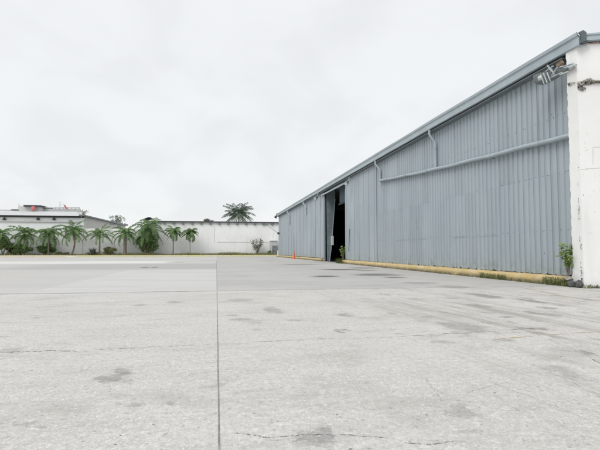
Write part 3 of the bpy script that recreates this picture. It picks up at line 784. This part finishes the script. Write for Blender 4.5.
# receding side wall on the right
xE, YE = -25.9, 141.0
m = MB()
vs = [(xR, YW + .41, 0), (xE, YE, 0), (xE, YE, zc1), (xR, YW + .41, zc1)]
vs += [(v_[0] - .4, v_[1], v_[2]) for v_ in vs]
m.add(vs, [(0, 1, 2, 3), (7, 6, 5, 4), (3, 2, 6, 7), (1, 5, 6, 2)])
m.build('side_wall', M['far_grey'], lb)
def sidewall(px, py, off=.03):
    d = Vector((xE - xR, YE - YW, 0)); nrm = Vector((d.y, -d.x, 0)).normalized(); P0 = Vector((xR, YW + .41, 0)) + nrm * off
    r = ray(px, py); tt = (P0 - C0).dot(nrm) / r.dot(nrm); return C0 + r * tt
for (pa, pb2, ya, yb) in ((110, 116, 220.6, 225.2), (117, 123, 221.8, 225.6), (124.5, 128, 223.3, 226)):
    m = MB(); vs = [sidewall(pa, ya), sidewall(pb2, ya + .9), sidewall(pb2, yb), sidewall(pa, yb)]; vs += [v_ + Vector((-.1, 0, 0)) for v_ in vs]
    m.add(vs, [(0, 1, 2, 3), (0, 4, 5, 1), (1, 5, 6, 2), (2, 6, 7, 3), (3, 7, 4, 0)]); m.build('window', simple('dirty_window_pane', (.16, .165, .165), .4), lb)
m = MB()
d = Vector((xE - xR, YE - YW, 0))
for (o0, o1, z0_, z1_) in ((-.6, .5, zc1 + .01, zc1 + .28),):
    vs = [(xR + o0, YW - 1, z0_), (xR + o1, YW - 1, z0_), (xE + o1, YE, z0_), (xE + o0, YE, z0_), (xR + o0, YW - 1, z1_), (xR + o1, YW - 1, z1_), (xE + o1, YE, z1_), (xE + o0, YE, z1_)]
    m.add(vs, [(3, 2, 1, 0), (4, 5, 6, 7), (0, 1, 5, 4), (1, 2, 6, 5), (2, 3, 7, 6), (3, 0, 4, 7)])
m.build('roof_edge', M['galv_dark'], lb)
m = MB(); m.box(xL, xR - .62, YW - .5, YW + .6, zc0, zc1); m.build('canopy', M['roofdark'], lb)
m = MB()
YR = 110; zR = atY(40, 211.2, YR).z
m.add([(xL, YW - .9, zc1 + .02), (xR - .65, YW - .9, zc1 + .02), (xR - 3.2, YR, zR), (xL, YR, zR), (xL, YR + 25, zc1 + .05), (xE - 2.3, YR + 25, zc1 + .05)], [(0, 1, 2, 3), (3, 2, 5, 4), (1, 5, 2)])
m.build('roof', M['roofgrey'], lb)
for px in (4.3, 38, 54):
    m = MB(); v = atY(px, 218.9, YW - .25); m.lathe((v.x, v.y, v.z), [(0, -.15), (.36, -.15), (.3, .05), (.1, .16), (.06, .4)], 12); m.build('lamp', M['black'], lb)
m = MB(); m.box(xL, xR - .7, YW - .28, YW - .02, zc0 - .95, zc0 - .7); m.build('wall_rail', simple('grey_wall_rail', (.60, .62, .63), .7), lb)
# rooftop
def rbox(mb, pa, pb2, ya, yb, Y, dep=2.0, mi=0):
    a = atY(pa, yb, Y); c = atY(pb2, ya, Y); mb.box(a.x, c.x, Y, Y + dep, a.z, c.z, mi)
m = MB(); rbox(m, 19, 40.5, 206.4, 211.5, 110.2, 5); pent = m.build('penthouse', M['far_grey'], lb)
m = MB(); rbox(m, 23.3, 41, 205.2, 206.35, 109.6, 6); m.build('penthouse_roof', M['roofdark'], pent)
m = MB(); rbox(m, 41.5, 80, 208.6, 211.6, 112, .5); rbox(m, 40.8, 53, 207.2, 208.55, 112, .4)
for px in range(55, 80, 4): rbox(m, px, px + .6, 207.4, 208.55, 112, .3)
rbox(m, 54, 80, 207.3, 207.7, 112.1, .1); m.build('parapet', M['roofgrey'], lb)
m = MB(); rbox(m, -20, 18, 209.8, 211.6, 112, .5); m.build('parapet', M['roofgrey'], lb)
m = MB(); rbox(m, 11, 19, 209.3, 209.75, 111.6, 1.2); m.build('roof_hatch', M['galv_dark'], lb)
v = atY(33.2, 210.6, 109.3)
t = thing('water_tank', v, 'small red water tank on the far left rooftop beside the dark slab', 'tank')
m = MB(); m.lathe(v, [(0, 0), (.36, 0), (.38, .06), (.38, .78), (.34, .86), (.12, .90), (.12, .96), (0, .97)], 14); m.build('tank_body', M['red'], t)
for (px, yt, lab) in ((18.6, 203.8, 'thin rooftop antenna pole left of the dark penthouse slab'), (59.8, 202, 'thin rooftop antenna pole just left of the red flag')):
    v = atY(px, 210.5, 111); m = MB(); z1_ = atY(px, yt, 111).z
    t = thing('antenna', v, lab, 'antenna', 'poles on the far left rooftop')
    m.tube([v, (v.x, v.y, z1_)], .05, 6); m.build('mast', M['galv'], t)
    for q_ in (.15, .45, .75): m = MB(); m.bar((v.x - .3 + q_ * .1, v.y, z1_ - q_), (v.x + .3 - q_ * .1, v.y, z1_ - q_), .04, .04); m.build('crossbar', M['galv'], t)
v = atY(66, 210, 111); v1 = atY(63.4, 204, 111)
t = thing('flag', v, 'red flag on a leaning pole above the far left rooftop', 'flag')
m = MB(); m.tube([v, v1], .05, 6); m.build('pole', M['galv'], t)
m = MB(); P = [v1 + (v - v1) * s for s in (.02, .25, .5, .68)]; vs = []
for i, p_ in enumerate(P): vs += [p_, p_ + Vector((.38, .08 * math.sin(i * 2), -.25)), p_ + Vector((.55, -.05 * math.cos(i * 2), -.42))]
vs += [v_ + Vector((0, .02, 0)) for v_ in [Vector(q_) for q_ in vs]]
fsx = [(i * 3 + j, i * 3 + j + 1, i * 3 + j + 4, i * 3 + j + 3) for i in range(3) for j in range(2)]
m.add(vs, fsx + [tuple(12 + i for i in reversed(f)) for f in fsx]); m.build('cloth', simple('red_flag_cloth', (.62, .10, .10), .8), t)
# curved dark roof behind the big palm
v = atY(148.5, 228, 112)
t = thing('shed', (v.x, 114, 0), 'small shed with a curved dark roof peeking over the big bushy palm', 'shed')
z0_ = atY(148, 219.0, 112).z; z1_ = atY(148, 217.0, 112).z; xa_ = atY(143.5, 218, 112).x; xb_ = atY(158, 222, 112).x
m = MB(); vs = []
for i in range(13):
    s = i / 12; x_ = xa_ + (xb_ - xa_) * s; zz = z0_ - .15 + (z1_ - z0_) * math.sin(min(1, s * 1.5) * math.pi * .75) - max(0, s - .45) * 1.9
    vs += [(x_, 112, zz), (x_, 118, zz), (x_, 118, zz + .15), (x_, 112, zz + .15)]
m.add(vs, [(i * 4 + c, i * 4 + (c + 1) % 4, i * 4 + 4 + (c + 1) % 4, i * 4 + 4 + c) for i in range(12) for c in range(4)] + [(0, 1, 2, 3), (51, 50, 49, 48)])
m.build('roof', M['roofdark'], t)
m = MB(); m.box(xa_ + .5, xb_ - 1.6, 112.3, 117.6, 0, z0_ - .35); m.build('wall', M['far_grey'], t)
# utility cabinet in the corner
ca = atY(270.5, 252.5, 101.3); cb = atY(277.6, 240.6, 101.3)
t = thing('utility_cabinet', ((ca.x + cb.x) / 2, 101.9, .27), 'grey utility cabinet with a darker door in the corner between white wall and warehouse', 'cabinet')
m = MB(); m.box(ca.x, cb.x, 101.3, 102.7, .27, cb.z - .1); m.build('body', simple('cabinet_paint', (.52, .54, .54), .7), t)
m = MB(); m.box(ca.x - .12, cb.x + .05, 101.15, 102.8, cb.z - .098, cb.z + .02); m.build('lid', simple('cabinet_lid', (.64, .62, .62), .7), t)
zz = atY(274, 245.6, 101.2).z
m = MB(); m.box(ca.x + .35, cb.x - .05, 101.25, 101.298, .35, zz); d_ = m.build('door', simple('cabinet_door', (.20, .215, .225), .6), t)
m = MB(); m.box(ca.x + .5, ca.x + .62, 101.2, 101.248, 1.0, 1.25); m.build('handle', M['black'], d_)

# ------------------------------------------------------------------ vegetation
def frond(mb, o, az, el, L, droop, leaf=.55, n=22, wd=.085, twist=0, hang=.45):
    p = Vector(o); N = 14; pts = [p.copy()]; tg = []
    for i in range(N):
        tt = (i + .5) / N; e_ = el - droop * tt ** 1.25
        d = Vector((math.cos(az) * math.cos(e_), math.sin(az) * math.cos(e_), math.sin(e_))); tg.append(d)
        p = p + d * (L / N); pts.append(p.copy())
    sd_ = Vector((-math.sin(az), math.cos(az), 0))
    mb.tube(pts, [.045 * (1 - .85 * i / N) for i in range(N + 1)], 4, 0, False)
    for i in range(n):
        s = .14 + .86 * (i + .5) / n; f_ = s * N; k_ = min(N - 1, int(f_)); b_ = pts[k_] + (pts[k_ + 1] - pts[k_]) * (f_ - k_); tgt = tg[k_]
        ll = leaf * (.35 + .85 * math.sin(math.pi * min(1, s * .82 + .16)) ** .8) * random.uniform(.8, 1.15)
        for sg in (-1, 1):
            dr = (sd_ * sg * .8 + tgt * random.uniform(.35, .7) + Vector((0, 0, -hang * random.uniform(.5, 1.5)))).normalized()
            wv = tgt * wd
            mid = b_ + dr * ll * .55 + Vector((0, 0, .02)); tip = b_ + dr * ll + Vector((0, 0, -.12 * ll))
            mb.add([b_ - wv * .5, b_ + wv * .5, mid + wv * .6, tip, mid - wv * .6], [(0, 1, 2, 3, 4)], 0)
def palm(loc, hc, L, label, nf=15, lean=(0, 0), bend=0, tr=.14, pale=False, droop=1.9, leaf=.6, mat='palm', group='palms along the white wall', crownshaft=True, elmin=-.2, name='palm_tree'):
    loc = Vector(loc); t = thing(name, loc, label, 'palm tree', group)
    pts = []
    for i in range(9):
        s = i / 8; pts.append(loc + Vector((lean[0] * s + bend * math.sin(s * math.pi), lean[1] * s, hc * s)))
    m = MB(); m.tube(pts, [tr * (1.35 - .45 * i / 8 + (.25 if i == 0 else 0)) for i in range(9)], 10)
    m.build('trunk', M['bark_pale' if pale else 'trunk'], t)
    top = pts[-1]
    if name == 'palm_tree' and loc.y < 110: L *= 1.25; droop *= 1.08; leaf *= 1.0; nf = int(nf * 1.35); tr *= random.uniform(.85, 1.2)
    m = MB()
    if crownshaft: m.tube([top - Vector((0, 0, .35)), top + Vector((0, 0, .1)), top + Vector((0, 0, .5))], [tr * 1.2, tr * 1.1, tr * .4], 8)
    for i in range(nf):
        az = i * 2.39996 + random.uniform(-.25, .25); fr_ = i / max(1, nf - 1)
        el = 1.4 - (1.4 - elmin) * fr_ + random.uniform(-.12, .12)
        frond(m, top + Vector((0, 0, .25)), az, el, L * random.uniform(.85, 1.1) * (.85 + .15 * fr_), droop * random.uniform(.5, 1.25) * (.75 + .3 * (1 - fr_)), leaf, 24)
    m.build('crown', M[mat], t)
    if name == 'palm_tree' and loc.y < 110:
        for i in range(random.choice((0, 1, 1, 2))):
            m = MB(); frond(m, top - Vector((0, 0, .05)), random.uniform(0, 6.28), random.uniform(-.7, -.3), L * random.uniform(.5, .75), .9, leaf * .6, 14); m.build('dead_frond', M['dead'], t)
    return t
def leaves(mb, c, rad, n, s, squash=.9, clumps=9, core=.35):
    cs = []
    for i in range(clumps):
        d = Vector((random.gauss(0, 1), random.gauss(0, 1), random.gauss(0, 1))).normalized() * random.uniform(.25, .75)
        cs.append((Vector((c[0] + d.x * rad[0], c[1] + d.y * rad[1], c[2] + d.z * rad[2])), random.uniform(.28, .5)))
    for i in range(n):
        cc, cr = random.choice(cs)
        d = Vector((random.gauss(0, 1), random.gauss(0, 1), random.gauss(0, 1))).normalized() * random.random() ** .4 * cr
        p = cc + Vector((d.x * rad[0], d.y * rad[1], d.z * rad[2]))
        if p.z < .2: p.z = .2 + random.random() * .2
        u = Vector((random.gauss(0, 1), random.gauss(0, 1), random.gauss(0, .7))).normalized(); v_ = u.orthogonal().normalized()
        ss = s * random.uniform(.6, 1.3)
        mb.add([p - u * ss, p + v_ * ss * .45, p + u * ss, p - v_ * ss * .45], [(0, 1, 2, 3)])
def bush(loc, rad, n, s, label, mat, group='bushes at the foot of the far wall', name='bush', clumps=9):
    loc = Vector(loc); t = thing(name, loc, label, 'bush', group)
    m = MB()
    for i in range(6):
        a = i * 1.05; m.tube([loc, loc + Vector((math.cos(a) * rad[0] * .3, math.sin(a) * rad[1] * .3, rad[2] * .9)), loc + Vector((math.cos(a) * rad[0] * .55, math.sin(a) * rad[1] * .55, rad[2] * 1.5))], [.05, .03, .012], 5)
    m.build('stem', M['twig'], t)
    m = MB(); leaves(m, loc + Vector((0, 0, rad[2])), rad, n, s, clumps=clumps); m.build('foliage', M[mat], t)
    return t
def base(px, Y=100.6): v = atY(px, 250, Y); return Vector((v.x, Y, .27))
def zat(px, py, Y=100.6): return atY(px, py, Y).z
def hc(px, py, Y=100.6): return zat(px, py, Y) - .27
palm(base(-1), hc(0, 236), 2.9, 'palm cut off by the left edge of the photo', 13, droop=2.0)
palm(base(24), hc(24, 236), 3.0, 'low bushy palm with fronds to the ground, second palm from the left', 18, droop=1.9, elmin=-.6)
palm(base(48.5), hc(48, 235), 3.1, 'dense dark green palm standing third from the left', 20, droop=2.2, elmin=-.6)
palm(base(71.5), hc(72, 233), 3.1, 'palm with a curved bare trunk in front of the canopy building', 17, lean=(.2, 0), bend=.45, droop=2.1, elmin=-.4)
palm(base(99.5), hc(100, 236.5), 3.3, 'open palm with long arching fronds beside the dark bladed plant', 13, droop=2.0, leaf=.5, elmin=.0)
palm(base(125), hc(125, 235), 3.0, 'thick trunked palm immediately left of the big bushy palm', 16, tr=.26, droop=2.2, elmin=-.3)
palm(base(148), hc(148, 230), 4.0, 'largest and bushiest palm surrounded by dense undergrowth', 24, droop=2.2, elmin=-.5, leaf=.7, tr=.2)
palm(base(173.2), hc(173, 232.5), 2.15, 'slim palm with a thin dark trunk right of the big bushy palm', 15, tr=.10, droop=2.4, elmin=-.3, leaf=.5)
palm(base(190), hc(190, 234), 2.1, 'slim palm with a pale trunk, rightmost along the white wall', 15, tr=.10, pale=True, droop=2.4, elmin=-.3, leaf=.5)
palm(Vector((atY(238.5, 250, 128).x, 128, 0)), atY(238, 215, 128).z, 5.3, 'tall coconut palm rising behind the low white building', 26, droop=1.2, leaf=1.25, mat='palm2', group='trees behind the white building', elmin=-.35)
bush(base(3, 100.2), (2.2, 1.2, 2.1), 2600, .20, 'olive green bush at the left edge of the photo', 'bush')
bush(base(13.5, 101.2), (2.1, 1.0, 1.4), 1900, .18, 'olive bush between the two leftmost palms', 'olive')
bush(base(23, 100.0), (2.5, 1.0, 1.35), 2100, .18, 'green bush hiding the trunk of the second palm from the left', 'bush')
bush(base(46, 101), (2.2, 1.0, 1.25), 1700, .18, 'leafy bush around the foot of the third palm', 'bush')
bush(base(62, 101.5), (1.5, .8, .45), 450, .14, 'low weedy bush left of the curved palm trunk', 'olive')
bush(base(110, 100.2), (1.6, .9, 1.05), 1600, .16, 'round olive bush right of the dark bladed plant', 'olive')
bush(base(146.5, 100.0), (2.9, 1.4, 2.5), 4600, .20, 'dense dark bush wrapped around the largest palm', 'bush', clumps=14)
def blades(loc, n, L, label, mat, name, cat, wd=.10):
    loc = Vector(loc); t = thing(name, loc, label, cat); m = MB()
    for i in range(n):
        az = random.uniform(0, 6.28); el = random.uniform(.35, 1.4); l = L * random.uniform(.7, 1.1); sdv = Vector((-math.sin(az), math.cos(az), 0)) * wd
        d = Vector((math.cos(az) * math.cos(el), math.sin(az) * math.cos(el), math.sin(el)))
        p1 = loc + d * l * .5; p2 = loc + d * l + Vector((0, 0, -.12 * l))
        m.add([loc - sdv * .6, loc + sdv * .6, p1 + sdv, p2, p1 - sdv], [(0, 1, 2, 3, 4)])
    m.build('blade_cluster', M[mat], t); return t
blades(base(93, 100.2), 46, 2.1, 'dark grey-green bladed agave at the foot of the open palm', 'spiky', 'agave', 'plant', .13)
# small shrub against the white wall
def shrub(loc, h, r, label, mat, n=150, s=.16, name='shrub', cat='shrub', group=None, nb=9, stemr=.05):
    loc = Vector(loc); t = thing(name, loc, label, cat, group); m = MB(); tips = []
    for i in range(nb):
        az = i * 2.4; e_ = loc + Vector((math.cos(az) * r * random.uniform(.3, 1), math.sin(az) * r * random.uniform(.3, .8), h * random.uniform(.55, 1)))
        mid = loc + (e_ - loc) * .5 + Vector((0, 0, .08 * h)); m.tube([loc, mid, e_], [stemr, stemr * .6, stemr * .2], 5); tips += [mid, e_, mid.lerp(e_, .5), mid.lerp(e_, .75)]
    m.build('stem', M['twig'], t); m = MB()
    for i in range(n):
        p = random.choice(tips) + Vector((random.gauss(0, 1), random.gauss(0, 1), random.gauss(0, 1))) * r * .14
        u = Vector((random.gauss(0, 1), random.gauss(0, 1), random.gauss(0, .8))).normalized(); v_ = u.orthogonal().normalized(); ss = s * random.uniform(.6, 1.2)
        m.add([p - u * ss, p + v_ * ss * .5, p + u * ss, p - v_ * ss * .5], [(0, 1, 2, 3)])
    m.build('foliage', M[mat], t); return t
shrub(base(257.5, 101.6), hc(257, 238.5), 1.4, 'sparse reddish shrub growing against the white building wall', 'redleaf', 330, .20)
bush(base(269.5, 101.0), (.55, .5, .6), 260, .13, 'small green bush beside the utility cabinet', 'bush')
shrub(Vector((atY(83.5, 215, 109).x, 109, atY(83, 215.5, 109).z)), 1.3, 1.1, 'scrubby plant growing on the roof edge of the factory building', 'redleaf', 110, .12)
v = atY(116, 250, 150)
def tree(loc, h, rad, label, mat, n, s, bare=.0, cz=.8):
    loc = Vector(loc); t = thing('tree', loc, label, 'tree', 'trees behind the white building'); m = MB()
    m.tube([loc, loc + Vector((.1, 0, h * .5)), loc + Vector((0, 0, h * cz))], [.22, .17, .08], 8)
    for i in range(8):
        a = i * .8; m.tube([loc + Vector((0, 0, h * (cz - .22))), loc + Vector((math.cos(a) * rad[0] * .6, math.sin(a) * rad[1] * .6, h * cz)), loc + Vector((math.cos(a) * rad[0] * .85, math.sin(a) * rad[1] * .85, h * cz + rad[2] * .6))], [.09, .05, .02], 5)
    m.build('trunk', M['twig'], t); m = MB(); leaves(m, loc + Vector((0, 0, h * cz)), rad, n, s); m.build('crown', M[mat], t); return t
tree((v.x, 150, 0), atY(116, 215.5, 150).z, (2.6, 2, 1.5), 'sparse tree top showing above the sloping grey side wall', 'palm2', 260, .24, cz=.9)
v = atY(208.5, 250, 135)
tree((v.x, 135, 0), atY(208, 219, 135).z, (1.9, 1.7, 1.0), 'small round tree crown just showing over the white building roof', 'palm2', 900, .20, cz=.93)

# weeds and saplings along the warehouse foot
wd_ = MB()
for (pa, pb2, n, h) in ((482, 508, 620, .22), (505, 545, 200, .12), (545, 571, 900, .27), (440, 480, 60, .08), (571, 600, 60, .10)):
    for i in range(n):
        px = random.uniform(pa, pb2); yy = 250.5 + (px - 216.4) * .1016
        g = atG(min(px, 600), yy + .2); xx = g.x + random.uniform(-.10, .05) if px < 571 else A0.x + (px - 577) * .03
        p = Vector((xx, g.y if px < 571 else 13.60 - random.random() * .08, 0)); a = random.uniform(0, 6.28); hh = h * random.uniform(.3, 1.1); b_ = random.uniform(.004, .012)
        tip = p + Vector((random.gauss(0, .06), random.gauss(0, .06), hh)); sv = Vector((math.cos(a), math.sin(a), 0)) * b_ * 2
        wd_.add([p - sv, p + sv, tip + sv * .3, tip], [(0, 1, 2, 3)])
        u = Vector((random.gauss(0, 1), random.gauss(0, 1), random.gauss(0, .5))).normalized() * .03; v_ = u.orthogonal().normalized() * .016
        wd_.add([tip - u, tip + v_, tip + u, tip - v_], [(0, 1, 2, 3)])
for i in range(500):                        # tuft in the door corner
    p = Vector((WX - .1 + random.gauss(0, .25) * .8 - .2, DN + .4 + random.gauss(0, .7), 0)); hh = random.uniform(.15, .6)
    tip = p + Vector((random.gauss(0, .15), random.gauss(0, .15), hh)); sv = Vector((.02, .02, 0)); wd_.add([p - sv, p + sv, tip], [(0, 1, 2)])
tag(wd_.build('weeds', M['weed']), kind='stuff')
shrub((12.02, 14.28, .30), 1.15, .30, 'bright green sapling sprouting beside the white pillar', 'lime', 340, .07, 'sapling', 'plant', 'saplings along the warehouse', 8, .012)
shrub((WX - .2, DN + .3, .02), 1.7, .42, 'leafy green sapling in the corner of the warehouse door opening', 'lime', 150, .10, 'sapling', 'plant', 'saplings along the warehouse', 8, .02)
# rubble heap at the pillar foot
rb_lbl = ['dark broken stone lying against the foot of the white pillar', 'flat grey concrete chunk below the pillar sapling', 'small black stone under the pillar corner', 'brownish broken chunk at the foot of the white end wall', 'little dark stone right of the pillar rubble']
def stone(loc, r, mat, label):
    m = MB(); n, k_ = 9, 6; vs = []
    for i in range(k_ + 1):
        ph = math.pi * i / k_
        for j in range(n):
            a = 2 * math.pi * j / n; q_ = random.uniform(.72, 1.15)
            vs.append((loc[0] + r[0] * q_ * math.sin(ph) * math.cos(a), loc[1] + r[1] * q_ * math.sin(ph) * math.sin(a), loc[2] + r[2] * (1 + q_ * math.cos(ph))))
    m.add(vs, [(i * n + j, (i + 1) * n + j, (i + 1) * n + (j + 1) % n, i * n + (j + 1) % n) for i in range(k_) for j in range(n)])
    o = m.build('stone', mat, None, (loc[0], loc[1], 0)); tag(o, label, 'stone', 'rubble at the pillar foot')
dk = simple('dark_stone', (.09, .095, .09), .95, .5, 20, bump=.6)
stone((11.95, 14.08, -.02), (.13, .17, .13), dk, rb_lbl[0])
stone((12.0, 13.80, -.02), (.12, .12, .14), dk, rb_lbl[2])
stone((12.0, 14.26, .2), (.13, .14, .08), M['spall'], rb_lbl[1])
stone((12.24, 13.58, -.03), (.10, .06, .08), M['spall'], rb_lbl[3])
stone((12.42, 13.52, -.02), (.10, .06, .05), dk, rb_lbl[4])
